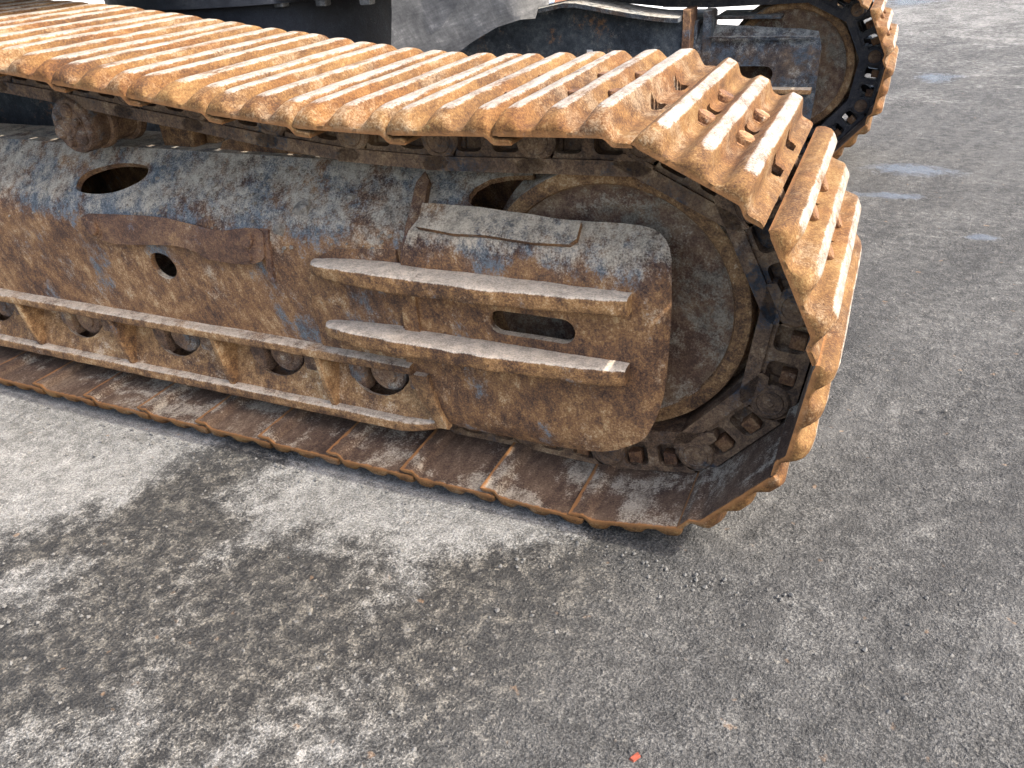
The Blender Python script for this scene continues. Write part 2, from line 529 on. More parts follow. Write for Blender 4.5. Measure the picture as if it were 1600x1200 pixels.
def bar_x(x0, x1, sec, step=0.03, amp=0.0015, freq=25.0, seed=0.0):
    """bar along x; sec(x) -> list of (y,z); surface roughened"""
    n = max(2, int((x1 - x0) / step))
    rings = []
    for i in range(n + 1):
        x = x0 + (x1 - x0) * i / n
        ring = []
        pts = sec(x)
        cy = sum(p[0] for p in pts) / len(pts); cz = sum(p[1] for p in pts) / len(pts)
        for (y, z) in pts:
            w_ = wob((x, y, z), amp, freq, seed)
            dy, dz = y - cy, z - cz
            L = math.hypot(dy, dz) + 1e-6
            ring.append((x, y + dy / L * w_, z + dz / L * w_))
        rings.append(ring)
    return loft(rings)

def box(x0, x1, y0, y1, z0, z1, r=0.004):
    """box with chamfered edges"""
    bm = bmesh.new()
    bmesh.ops.create_cube(bm, size=1.0)
    for v in bm.verts:
        v.co = Vector(((x0 + x1) / 2 + v.co.x * (x1 - x0), (y0 + y1) / 2 + v.co.y * (y1 - y0), (z0 + z1) / 2 + v.co.z * (z1 - z0)))
    if r:
        bmesh.ops.bevel(bm, geom=bm.edges[:], offset=r, segments=2, affect='EDGES', profile=0.5)
    v = [tuple(a.co) for a in bm.verts]
    f = [tuple(a.index for a in q.verts) for q in bm.faces]
    bm.free()
    return v, f

def lathe(profile, n=64, axis='y', centre=(0, 0, 0), closed_ends=True, amp=0.0):
    """profile: list of (radius, along)"""
    rings = []
    for (r, a) in profile:
        ring = []
        for i in range(n):
            t = 2 * math.pi * i / n
            rr = r + (wob((r * math.cos(t), a, r * math.sin(t)), amp, 20) if amp else 0)
            if axis == 'y':
                ring.append((centre[0] + rr * math.cos(t), centre[1] + a, centre[2] + rr * math.sin(t)))
            else:
                ring.append((centre[0] + rr * math.cos(t), centre[1] + rr * math.sin(t), centre[2] + a))
        rings.append(ring)
    return loft(rings, closed_ends)

def join(*vfs):
    V, F = [], []
    for v, f in vfs:
        s = len(V)
        V.extend(v)
        F.extend(tuple(i + s for i in q) for q in f)
    return V, F

def transform(vf, m):
    return [m @ Vector(p) for p in vf[0]], vf[1]

# ------------------------------------------------------------------ ground
def seg_dist(px, py, poly):
    """signed distance (inside positive) for arrays"""
    dmin = np.full(px.shape, 1e9)
    ins = np.zeros(px.shape, bool)
    n = len(poly)
    for i in range(n):
        ax, ay = poly[i]; bx, by = poly[(i + 1) % n]
        dx, dy = bx - ax, by - ay
        t = np.clip(((px - ax) * dx + (py - ay) * dy) / (dx * dx + dy * dy + 1e-12), 0, 1)
        dmin = np.minimum(dmin, np.hypot(px - ax - t * dx, py - ay - t * dy))
        cond = (ay > py) != (by > py)
        xin = (bx - ax) * (py - ay) / ((by - ay) if abs(by - ay) > 1e-12 else 1e-12) + ax
        ins ^= cond & (px < xin)
    return np.where(ins, dmin, -dmin)

rng = np.random.default_rng(3)
_tab = rng.random((256, 256))
def vnoise(x, y):
    xi = np.floor(x).astype(int); yi = np.floor(y).astype(int)
    fx = x - xi; fy = y - yi
    fx = fx * fx * (3 - 2 * fx); fy = fy * fy * (3 - 2 * fy)
    g = lambda a, b: _tab[a % 256, b % 256]
    return (g(xi, yi) * (1 - fx) + g(xi + 1, yi) * fx) * (1 - fy) + (g(xi, yi + 1) * (1 - fx) + g(xi + 1, yi + 1) * fx) * fy

def axis_pts(lo, hi, step, far):
    a = list(np.arange(lo, hi + 1e-9, step))
    s = step
    x = hi
    while x < far:
        s *= 1.18; x += s; a.append(x)
    s = step; x = lo; pre = []
    while x > -far:
        s *= 1.18; x -= s; pre.append(x)
    return np.array(pre[::-1] + a)

def build_ground():
    xs = axis_pts(-2.1, 1.5, 0.0125, 400); ys = axis_pts(-1.3, 3.6, 0.0125, 400)
    X, Y = np.meshgrid(xs, ys)
    near = np.clip(1.4 - np.hypot(np.maximum(np.abs(X + 0.3) - 1.8, 0), np.maximum(np.abs(Y - 1.1) - 2.4, 0)), 0, 1)
    Z = (vnoise(X * 3, Y * 3) - .5) * 0.010 + (vnoise(X * 14, Y * 14) - .5) * 0.004 + (vnoise(X * 37, Y * 37) - .5) * 0.0030
    Z = Z * near - 0.003
    nz = (vnoise(X * 5 + 9, Y * 5) - .5) * 0.16 + (vnoise(X * 17, Y * 17 + 5) - .5) * 0.07
    # dry streaks run down the slope to the lower left
    st = (vnoise((X * .55 + Y * .83) * 4, (X * .83 - Y * .55) * 22) - .5) * 0.10
    P = lambda poly, w: np.clip((seg_dist(X, Y, poly) + nz + st) / w * 0.5 + 0.5, 0, 1)
    p1 = [(-2.6, 0.3), (-1.0, 0.3), (-1.08, 0.0), (-1.125, -.096), (-1.15, -.205), (-1.187, -.311), (-1.265, -.435), (-1.7, -.75), (-2.6, -.9)]
    p2 = [(-.93, -.06), (-.9, .3), (-.1, .3), (-.223, -.026), (-.291, -.145), (-.359, -.17), (-.407, -.232), (-.511, -.244), (-.599, -.286), (-.685, -.253), (-.784, -.25), (-.88, -.174)]
    p3 = [(-1.3, -.49), (-1.057, -.465), (-1.033, -.526), (-1.15, -.62)]
    p4 = [(-.784, -.613), (-.712, -.529), (-.612, -.573), (-.525, -.552), (-.465, -.636), (-.478, -.663), (-.60, -.80), (-.80, -.80)]
    p5 = [(-.386, -.57), (-.338, -.54), (-.284, -.586), (-.33, -.66)]
    pale = np.maximum.reduce([P(p1, .10) * 0.95, P(p2, .09) * 0.9, P(p3, .09) * .5, P(p4, .12) * .56, P(p5, .10) * .48])
    dpoly = [(-1.26, -.103), (-1.093, .1), (-.2, .1), (-.02, .02), (-.02, -.08), (-.05, -.257), (-.19, -.537), (-.55, -1.2), (-1.9, -1.2), (-1.6, -.6)]
    dark = np.clip((seg_dist(X, Y, dpoly) + nz * .8) / .22 * .5 + .5, 0, 1) * 0.85
    far_pale = np.clip((Y - 2.6 + (X - .9) * .5 + (vnoise(X * 1.2, Y * 2.0) - .5) * 3.0) / 5, 0, 1) * 0.42
    pale = np.maximum(pale, far_pale)
    pud = np.zeros_like(X)
    for cx, cy, rx, ry in ((.40, 2.62, .26, .16), (.5, 4.66, .22, .3), (.33, 8.5, .5, .6), (.62, 1.85, .10, .05), (.30, 2.25, .2, .06)):
        rr = np.sqrt(((X - cx) / rx) ** 2 + ((Y - cy) / ry) ** 2)
        pud = np.maximum(pud, np.clip(1.25 - rr + nz * 2, 0, 1) * .8)
    ny, nx = X.shape
    idx = np.arange(nx * ny).reshape(ny, nx)
    quads = np.stack([idx[:-1, :-1], idx[:-1, 1:], idx[1:, 1:], idx[1:, :-1]], -1).reshape(-1, 4)
    me = bpy.data.meshes.new('ground')
    me.vertices.add(nx * ny)
    me.vertices.foreach_set('co', np.stack([X, Y, Z], -1).astype(np.float32).ravel())
    me.loops.add(quads.size)
    me.loops.foreach_set('vertex_index', quads.astype(np.int32).ravel())
    me.polygons.add(len(quads))
    me.polygons.foreach_set('loop_start', np.arange(0, quads.size, 4, dtype=np.int32))
    me.polygons.foreach_set('use_smooth', np.ones(len(quads), bool))
    me.update(calc_edges=True)
    for nme, arr in (('pale', pale), ('dark', dark), ('puddle', pud)):
        a = me.attributes.new(nme, 'FLOAT', 'POINT')
        a.data.foreach_set('value', arr.astype(np.float32).ravel())
    me.materials.append(M['ground'])
    o = link('ground', me)
    o['kind'] = 'structure'
    o['label'] = 'dark grey asphalt yard with dusty pale and wet dark patches'
build_ground()
# paler dry concrete further off, behind the machine
v, f = sheet([(-60, 6.6), (-1.0, 6.2), (-.75, 12), (-.6, 80), (-60, 80)], [], lambda a, b: ((a, b, 0.012 + 0.0), (0, 0, 1)), 0.01, grid=6.0)
o = obj('concrete_pavement', v, f, 'concrete'); o['kind'] = 'structure'

# ------------------------------------------------------------------ crawler tracks
PITCH, W = 0.19, 0.6
HP, HR = 0.048, 0.055          # pin line to shoe plate, pin line to rail
IX, IZ = -0.1615, 0.3945       # idler axle
TOP = [(-3.4, .787), (-2.4, .835), (-2.0, .839), (-1.8, .829), (-1.6, .811), (-1.415, .790), (-1.23, .765), (-1.04, .743), (-.86, .720), (-.67, .701), (-.48, .696), (-.29, .702), (-.095, .707)]
def ztop(x):
    return float(np.interp(x, [p[0] for p in TOP], [p[1] for p in TOP]))
def chain_pins():
    RP = 0.334
    arc = []
    for i in range(6):
        a = math.radians(76.5 - 33.5 * i)
        arc.append((IX + .005 + RP * math.cos(a), IZ - .003 + RP * math.sin(a)))
    arc[0] = (-.095, .707)
    arc[5] = (-.148, .079)
    top = [arc[0]]
    while top[-1][0] > -3.25:
        x, z = top[-1]
        xn = x - PITCH
        for _ in range(4):
            zn = ztop(xn)
            xn = x - math.sqrt(max(1e-6, PITCH ** 2 - (zn - z) ** 2))
        top.append((xn, ztop(xn)))
    bot = [(arc[5][0] - PITCH * (i + 1), .0845) for i in range(16)]
    sx, sz = (top[-1][0] + bot[-1][0]) / 2 + .02, (top[-1][1] + bot[-1][1]) / 2
    sp = []
    r = (top[-1][1] - bot[-1][1]) / 2
    for i in range(1, 6):
        a = math.radians(270 - 30 * i)
        sp.append((sx + r * math.cos(a), sz + r * math.sin(a)))
    return top[::-1] + arc[1:] + bot + sp

def smoothstep(a, b, x):
    t = min(1.0, max(0.0, (x - a) / (b - a)))
    return t * t * (3 - 2 * t)

def shoe_mesh(name, seed):
    us = [-.0925, -.0895]
    u = -.086
    while u < .1245:
        us.append(u); u += .0042
    us += [.1245, .127]
    half = [0, .0025, .007, .013, .021, .031, .043, .057, .073, .12, .17]
    holes_v = [.1985, .203, .212, .232, .241, .2455, .262, .272, .278, .300]
    vs_ = half + holes_v
    vs_ = sorted(set(vs_ + [round(.6 - a, 5) for a in vs_]))
    def outer_n(u, v):
        e = min(v, .6 - v)
        end = 1.0 if e > .06 else math.sqrt(max(0.0, 1 - (1 - e / .06) ** 2))
        h = 0.0
        for c, k in ((-.071, 1.0), (0.0, .98), (.071, 1.0)):
            d_ = abs(u - c)
            s = 1 - smoothstep(.0085, .0305, d_)
            h = max(h, s * k)
        n = .0105 + .0265 * h * (0.12 + .88 * end)
        if u < -.078:
            n = min(n, .006 + .031 * math.sqrt(max(0, (u + .0927) / .0147)))
        n -= .0135 * smoothstep(.083, .101, u)
        if u > .118:
            n -= .004 * ((u - .118) / .009) ** 2
        if e < .006:
            n -= .003 * (1 - e / .006) ** 2
        n += mnoise.fractal(Vector((u * 28 + seed, v * 9, seed)), 1.0, 2.0, 3) * .0011
        n += mnoise.fractal(Vector((u * 60 + seed, v * 50, seed * 2)), 1.0, 2.0, 2) * .0003
        return n
    def inner_n(u, v):
        n = -.0130 * smoothstep(.080, .100, u)
        if u < -.083:
            n += .0015
        return n
    def removed(i, j):
        u = (us[i] + us[i + 1]) / 2; v = (vs_[j] + vs_[j + 1]) / 2
        for c in (.222, .378):            # notches that clear the link ends
            dv = abs(v - c)
            if dv < .0235:
                u0 = .0895 + (.010 if dv > .019 else (.004 if dv > .0105 else 0))
                if u > u0 and u < .1155 + (.0 if dv < .019 else -.004):
                    return True
        for c in (-.0355, .0355):         # square mud holes between the bolts
            if abs(v - .289) < .0115 and abs(u - c) < .0135:
                return True
        return False
    nu, nv = len(us), len(vs_)
    V, inner, wear, edge = [], [], [], []
    for side in (0, 1):
        for i in range(nu):
            for j in range(nv):
                n = outer_n(us[i], vs_[j]) if side == 0 else inner_n(us[i], vs_[j])
                e = min(vs_[j], .6 - vs_[j])
                V.append((us[i] + (0.0 if e > .02 else mnoise.noise(Vector((us[i] * 40, seed, 1))) * .001),
                          vs_[j] + (mnoise.noise(Vector((us[i] * 55 + seed, 3, vs_[j] * 4))) * .0010 if e < .002 else 0), HP + n))
                inner.append(float(side))
                wear.append(smoothstep(.0315, .0375, n) if side == 0 else 0.0)
                edge.append(max(1 - e / .012, 1 - (us[i] + .0925) / .01, 1.25 - (.127 - us[i]) / .012, 0.0))
    F = []
    off = nu * nv
    keep = [[not removed(i, j) for j in range(nv - 1)] for i in range(nu - 1)]
    K = lambda i, j: 0 <= i < nu - 1 and 0 <= j < nv - 1 and keep[i][j]
    for i in range(nu - 1):
        for j in range(nv - 1):
            if not keep[i][j]:
                continue
            a, b, c, d_ = i * nv + j, (i + 1) * nv + j, (i + 1) * nv + j + 1, i * nv + j + 1
            F.append((a, b, c, d_))
            F.append((off + d_, off + c, off + b, off + a))
            for (p, q, ii, jj) in ((a, b, i, j - 1), (b, c, i + 1, j), (c, d_, i, j + 1), (d_, a, i - 1, j)):
                if not K(ii, jj):
                    F.append((q, p, off + p, off + q))
    me = make_mesh(name, V, F, M['shoe'], 50.0, {'inner': inner, 'wear': wear, 'edge': edge})
    return me

def link_mesh(name, mirror=False, mat='link', packed=True):
    def fm(v0):
        return lambda a, b: ((a, v0, b), (0, -1, 0))
    def win(cx):
        return smooth_poly([(cx - .0265, -.020), (cx, -.0215), (cx + .0265, -.020), (cx + .0265, .006), (cx + .0255, .031), (cx, .033), (cx - .0255, .031), (cx - .0265, .006)], 2)
    main = [(-.066, -.048), (.086, -.048), (.110, -.044), (.126, -.026), (.133, -.002), (.131, .018), (.118, .034), (.085, .0445), (-.080, .0445), (-.074, 0)]
    a = sheet(main, [win(-.037), win(.037)], fm(.168), .030, grid=.05)
    back = sheet([(-.07, -.04), (.075, -.04), (.075, .04), (-.07, .04)], [], fm(.194), .03, grid=.1)   # packed dirt at the bottom of the windows
    sub_ = [(-.128, -.043), (-.055, -.046), (-.05, .036), (-.105, .036), (-.131, .008), (-.134, -.018)]
    b = sheet(sub_, [], fm(.187), .040, grid=.06)
    rail = [(-.130, -.055), (.088, -.055), (.106, -.049), (.115, -.037), (.102, -.029), (-.12, -.029), (-.134, -.040)]
    c = sheet(rail, [], fm(.1615), .085, grid=.06)
    boss = lathe([(.0, -.005), (.032, -.005), (.0365, -.001), (.037, .01)], 28, 'y', (.095, .168, 0))
    V, F = join(a, back, b, c, boss) if packed else join(a, b, c, boss)
    if mirror:
        V = [(p[0], .6 - p[1], p[2]) for p in V]
    return make_mesh(name, V, F, M[mat], 32.0)

def hexbolt(r, h, sides=6, dome=0.25):
    return lathe([(r * 1.32, 0), (r * 1.32, h * .18), (r, h * .2), (r, h * .78), (r * .85, h), (r * .3, h * 1.02)], sides * 4 if sides > 6 else 18, 'z')

SHOES = [shoe_mesh('track_shoe', s) for s in (1.7, 13.1, 29.6, 41.3)]
LINK_N, LINK_F = link_mesh('track_link'), link_mesh('track_link', True)
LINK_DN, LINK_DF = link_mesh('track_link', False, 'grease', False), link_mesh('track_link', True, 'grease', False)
_p = lathe([(0, 0), (.007, 0), (.009, .0016), (.0215, .0016), (.0235, -.0), (.0255, .003), (.0255, .06)], 28, 'y')
PIN = make_mesh('link_pin', [(x, y + .1605, z) for x, y, z in _p[0]], _p[1], M['link'], 30)
_b = hexbolt(.0170, .0155)
BOLT = make_mesh('shoe_bolt', [(x + wob((x, y, z), .002, 60), y, z) for x, y, z in _b[0]], _b[1], M['nut'], 35)
_n = box(-.0135, .0135, .173, .196, .0045, .0315, .0025)
NUT = make_mesh('shoe_nut', _n[0], _n[1], M['nut'], 35)

def child(name, me, parent):
    o = bpy.data.objects.new(name, me)
    COL.objects.link(o)
    o.parent = parent
    return o

def crawler_track(y0, label, detail_x, cut):
    root = thing('crawler_track', (-1.6, y0 + .3, 0), label, 'crawler track', 'steel crawler tracks of the excavator')
    pins = chain_pins()
    for i in range(len(pins) - 1):
        (xa, za), (xb, zb) = pins[i], pins[i + 1]
        if cut is not None and max(xa, xb) < cut:
            continue
        L = math.hypot(xb - xa, zb - za)
        cx, cz = (xa + xb) / 2, (za + zb) / 2
        ang = math.atan2(-(zb - za), xb - xa)
        loc = Vector((cx, y0, cz)) - Vector(root.location)
        jit = random.uniform(-.012, .012) if za > .5 and xa < -.2 else random.uniform(-.004, .004)
        def put(name, me, par=root, extra=0.0):
            o = child(name, me, par)
            if par is root:
                o.location = loc
                o.rotation_euler = (0, ang + extra, 0)
            return o
        s = put('track_shoe', SHOES[(i * 7 + 3) % 4], root, jit)
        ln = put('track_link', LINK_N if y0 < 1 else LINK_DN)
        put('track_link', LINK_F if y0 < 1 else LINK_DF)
        if cx > detail_x:
            child('link_pin', PIN, ln).location = (.095, 0, 0)
            for c in (-.036, .036):
                child('shoe_nut', NUT, ln).location = (c + .006 + random.uniform(-.003, .003), 0, 0)
                for vv in (.222, .378):
                    b = child('shoe_bolt', BOLT, s)
                    b.location = (c, vv, HP + .0085)
                    b.rotation_euler = (0, 0, random.uniform(0, 1))
        elif cx > -2.0:
            child('link_pin', PIN, ln).location = (.095, 0, 0)
    return root

crawler_track(0.0, 'rusty orange crawler track of ribbed steel shoes in the foreground', -1.25, None)
crawler_track(2.43, 'shaded crawler track behind, only its rounded end and inner links showing', -.8, -1.7)

# ------------------------------------------------------------------ excavator: track frames, idlers, rollers, body
EX = thing('excavator', (-1.75, 1.5, 0), 'navy and rust excavator undercarriage standing between its two tracks', 'excavator')
def part(name, vf, mat, sharp=38.0, parent=None):
    o = link(name, make_mesh(name, vf[0], vf[1], M[mat], sharp))
    if parent is None:
        o.parent = EX
        o.matrix_parent_inverse = Matrix.Translation(-Vector(EX.location))
    else:
        o.parent = parent          # parents of sub-parts sit at the identity
    return o

_sec = [(.135, .105), (.112, .122), (.102, .145), (.100, .17), (.100, .462)]
_a1, _Rb = math.radians(39.1), .09
for i in range(1, 13):
    a = math.pi - (math.pi / 2 - _a1) * i / 12
    _sec.append((.19 + _Rb * math.cos(a), .462 + _Rb * math.sin(a)))
_ly, _lz = _sec[-1]
_sec.append((_ly + .145 * math.cos(_a1), _lz + .145 * math.sin(_a1)))
SP = np.array(_sec)
SS = np.r_[0, np.cumsum(np.hypot(*np.diff(SP, axis=0).T))]
SS = SS - (SS[3] - .17)
def section(s, off=0.0):
    y, z = np.interp(s, SS, SP[:, 0]), np.interp(s, SS, SP[:, 1])
    e = 4e-3
    dy = np.interp(s + e, SS, SP[:, 0]) - np.interp(s - e, SS, SP[:, 0])
    dz = np.interp(s + e, SS, SP[:, 1]) - np.interp(s - e, SS, SP[:, 1])
    L = math.hypot(dy, dz)
    return float(y - off * dz / L), float(z + off * dy / L), -dz / L, dy / L
def secmap(off, y0=0.0, endx=None):
    def f_(x, s):
        y, z, ny, nz_ = section(s, off)
        nx = 0.0
        if endx is not None and x > endx - .04:       # plate end rolled in towards the idler
            t = (x - endx + .04) / .04
            y += .026 * t * t
            nx, ny = .7 * t, ny * (1 - .3 * t)
        return (x, y + y0, z), Vector((nx, ny, nz_)).normalized()
    return f_

X0 = -3.15
oval = smooth_poly([(-1.472, .565), (-1.474, .597), (-1.436, .623), (-1.363, .642), (-1.291, .643), (-1.266, .629), (-1.269, .603), (-1.32, .568), (-1.395, .553), (-1.448, .554)], 2)
rhole = smooth_poly([(-1.23, .422), (-1.203, .431), (-1.172, .426), (-1.155, .403), (-1.16, .379), (-1.19, .363), (-1.22, .372), (-1.235, .395)], 2)
out = [(X0, .255), (-.78, .255), (-.53, .255), (-.50, .47), (-.47, .585), (-.415, .598), (-.438, .612), (-.441, .628), (-.434, .645), (-.41, .664), (-.375, .674), (-.325, .680), (-.325, .687), (X0, .687)]
frame = part('track_frame', sheet(out, [oval, rhole], secmap(0), .014, grid=.035, amp=.0028, freq=7, seed=2.0), 'plate', 30)
def sub(name, vf, mat='plate', sharp=38.0):
    return part(name, vf, mat, sharp, frame)
# inner box of the frame
sub('top_plate', box(X0, -.46, .252, .40, .604, .618, .003))
sub('inner_wall', box(X0, -.42, .40, .414, .13, .616, .003))
sub('web_plate', box(X0, -.60, .116, .398, .236, .250, .003))
# flange bars over and under the roller openings
sub('flange_bar', bar_x(X0, -.545, lambda x: rrect(.068, .152, .241, .263, .006), .025, .0018, 22, 1.0), 'rustbar', 30)
def low(x):
    e = max(0.0, min(1.0, (-.49 - x) / .10))
    return rrect(.072 + .03 * (1 - e) ** 2, .118, .090 + .014 * (1 - e), .116 + .004 * (1 - e), .006)
sub('flange_bar', bar_x(X0, -.49, low, .025, .0016, 22, 5.0), 'rustbar', 30)
fins = [-2.78, -2.43, -2.09, -1.75, -1.41, -1.08, -.785, -.525]
wins = [(fins[i] + fins[i + 1]) / 2 - .01 for i in range(len(fins) - 1)]
def dwin(c):
    pts = [(c - .080, .236), (c - .080, .208)]
    for i in range(11):
        a = math.radians(185 + 170 * i / 10)
        pts.append((c + .078 * math.cos(a), .204 + .056 * math.sin(a)))
    pts += [(c + .079, .212), (c + .076, .236)]
    return pts
sub('roller_guard', sheet([(X0, .108), (-.50, .108), (-.54, .242), (X0, .242)], [dwin(c) for c in wins],
                          lambda a, b: ((a, .092 + (b - .108) * .42, b), (0, -.922, .387)), .012, grid=.04, amp=.0015, freq=9), 'rustbar', 30)
for i, x in enumerate(fins):
    V = []
    t = .016 if i < len(fins) - 1 else .03
    for (y, z) in ((.071, .244), (.154, .244), (.100, .112), (.084, .112), (.074, .17)):
        V.append((y, z))
    n = len(V)
    rings = [[(xx + (.030 if i == len(fins) - 1 else .012) * ((.244 - z) / .13), y + ins * (1 if y < .1 else 0), z) for (y, z) in V] for xx, ins in ((x - t / 2, .003), (x - t / 2 + .003, 0), (x + t / 2 - .003, 0), (x + t / 2, .003))]
    sub('gusset', loft(rings), 'rustbar', 30)

# idler cover, bulging over the end of the frame
def stadium(x0, x1, z0, z1, n=8):
    r = (z1 - z0) / 2
    zc = (z0 + z1) / 2
    pts = [(x1 - r + r * math.cos(math.radians(-90 + 180 * i / n)), zc + r * math.sin(math.radians(-90 + 180 * i / n))) for i in range(n + 1)]
    pts += [(x0 + r + r * math.cos(math.radians(90 + 180 * i / n)), zc + r * math.sin(math.radians(90 + 180 * i / n))) for i in range(n + 1)]
    return pts
slot = stadium(-.363, -.190, .360, .409)
cov = [(-.565, .258), (-.552, .20), (-.53, .155), (-.50, .128), (-.42, .116), (-.33, .110), (-.241, .114), (-.158, .126), (-.10, .152), (-.06, .178), (-.043, .212), (-.029, .26), (-.024, .32), (-.022, .436), (-.026, .515), (-.04, .556), (-.062, .580), (-.10, .588), (-.204, .583), (-.335, .590), (-.48, .592), (-.53, .56), (-.545, .45)]
cover = sub('idler_cover', sheet(smooth_poly(cov, 1), [slot], secmap(.014, 0, -.018), .016, grid=.026, amp=.0030, freq=8, seed=7.0), 'cover', 30)
sub('side_plate', sheet([(-.775, .262), (-.57, .262), (-.55, .45), (-.56, .50), (-.70, .49), (-.762, .46), (-.78, .40)], [], secmap(.007), .008, grid=.03, amp=.0015, freq=9, seed=3.0), 'cover', 30)
lip = [(-.512, .536), (-.43, .531), (-.364, .5335), (-.27, .529), (-.206, .532), (-.194, .541), (-.195, .574), (-.329, .584), (-.42, .588), (-.515, .585)]
sub('cover_plate', sheet(lip, [], secmap(.028), .012, grid=.022, amp=.003, freq=20, seed=9.0), 'cover', 30)
weld = [(-.548, .455), (-.518, .455), (-.516, .50), (-.519, .55), (-.522, .60), (-.529, .645), (-.545, .665), (-.556, .640), (-.550, .60), (-.546, .56), (-.541, .51)]
sub('corner_bar', sheet(weld, [], secmap(.0135), .016, grid=.016, amp=.0045, freq=25, seed=4.0), 'guard', 40)
sub('corner_bar', bar_x(-.549, -.515, lambda x: rrect(.079, .1, .338, .446, .006), .01, .002, 20, 6.0), 'cover', 40)
# two horizontal ribs, worn along their front edges
def rib(z0, z1, seed, xl, xr):
    def sec(x):
        a = min(1.0, max(0.0, (x - xl) / .24)); b = min(1.0, max(0.0, (xr - x) / .035))
        front = .078 - .048 * math.sqrt(max(0.0, 1 - (1 - a) ** 2))
        front += .006 * (1 - b) ** 2 + .02 * max(0.0, min(1.0, (x + .34) / .25))
        front += wob((x, 0, z0), .0035, 9, seed)
        hh = (z1 - z0 + .003) * (1 - .35 * (1 - a) ** 3) + wob((x, 3, z0), .0016, 15, seed)
        return rrect(front, .1, z0 + .004 * wob((x, 1, z0), 1, 12, seed), z0 + hh, .0065, 3)
    return bar_x(xl, xr, sec, .010, .0014, 45, seed)
sub('rib', rib(.4435, .4745, 2.0, -.752, -.086), 'rib', 34)
sub('rib', rib(.3060, .3380, 8.0, -.745, -.088), 'rib', 34)
for z_, x_ in ((.4425, -.70), (.3050, -.69)):      # weld beads where the ribs meet the cover
    def bead(x, z_=z_):
        r_ = .0052 + wob((x, 0, z_), .0028, 60, 3.0)
        return [(.0855 + r_ * math.cos(a_ * math.pi / 4), z_ + r_ * math.sin(a_ * math.pi / 4)) for a_ in range(8)]
    sub('weld_bead', bar_x(x_, -.095, bead, .006, .001, 90, 2.0), 'cover', 50)
# wavy guard strip with bolts
strip = [(-1.401, .503), (-1.33, .506), (-1.164, .513), (-1.088, .506), (-.988, .497), (-.93, .508), (-.878, .511), (-.872, .48), (-.875, .453), (-.914, .438), (-.98, .434), (-1.048, .436), (-1.062, .455), (-1.13, .463), (-1.22, .452), (-1.294, .445), (-1.365, .449), (-1.398, .475)]
sub('guard_strip', sheet(smooth_poly(strip, 1), [], secmap(.015), .017, grid=.022, amp=.005, freq=14, seed=1.0), 'guard', 34)
sub('corner_bar', sheet([(-.889, .512), (-.868, .512), (-.862, .47), (-.870, .40), (-.884, .40), (-.878, .45)], [], secmap(.009), .012, grid=.02, amp=.003, freq=30), 'guard', 40)
rot_to_y = Matrix.Rotation(math.radians(90), 4, 'X')
def facebolt(x, s, off, r, h, parent=None, mat='guard', y0=0.0):
    y, z, ny, nz_ = section(s, off)
    m = Matrix.Translation((x, y + y0, z)) @ Vector((0, ny, nz_)).to_track_quat('Z', 'Y').to_matrix().to_4x4()
    vf = transform(hexbolt(r, h, 12), m)
    return sub('guard_bolt', vf, mat)
facebolt(-1.366, .477, .013, .017, .012)
facebolt(-.912, .486, .013, .015, .010)
facebolt(-.919, .457, .013, .013, .009)

# idler wheel
def idler(y0):
    prof = [(.0, .196), (.055, .196), (.062, .199), (.070, .208), (.10, .213), (.155, .2125), (.178, .209), (.19, .206), (.198, .205), (.207, .2065), (.217, .2075), (.225, .204), (.232, .1965),
            (.240, .1935), (.2545, .1925), (.260, .1945), (.2625, .200), (.2625, .255), (.268, .262), (.282, .268), (.284, .275), (.284, .325), (.282, .332), (.268, .338), (.2625, .345), (.2625, .40), (.258, .405), (.23, .406), (.2, .39), (.06, .39), (.0, .39)]
    o = part('idler_wheel', lathe([(r, a + y0) for r, a in prof], 96, 'y', (IX, 0, IZ), True, .0012), 'idler', 30)
    part('rim', lathe([(.2305, y0 + .1975), (.2335, y0 + .1925), (.2395, y0 + .1905), (.2550, y0 + .1898), (.2610, y0 + .1920), (.2638, y0 + .1985), (.2638, y0 + .2500), (.2305, y0 + .2500), (.2305, y0 + .1975)], 96, 'y', (IX, 0, IZ), False, .0008), 'rustbar', 30, o)
    part('hub_plug', lathe([(0, -.004), (.036, -.004), (.043, -.001), (.046, .006)], 32, 'y', (IX + .125, y0 + .2125, IZ - .03)), 'idler', 30, o)
    part('axle', lathe([(0, .12), (.048, .12), (.05, .13), (.05, .48)], 32, 'y', (IX, y0, IZ)), 'link', 30, o)
    return o
idler(0.0)

# track rollers behind the openings
for c in wins:
    prof = [(0, .122), (.022, .122), (.024, .126), (.040, .127), (.045, .132), (.046, .168), (.066, .172), (.082, .178), (.084, .19), (.076, .196), (.074, .25), (.058, .26), (.058, .34), (.074, .35), (.076, .40), (0, .40)]
    o = part('track_roller', lathe(prof, 40, 'y', (c + .02, 0, .197), True, .0008), 'roller', 30)
    part('axle_lug', box(c - .078, c - .036, .120, .162, .14, .215, .008), 'roller', 30, o)
    part('axle_lug', box(c + .076, c + .116, .120, .162, .14, .215, .008), 'roller', 30, o)

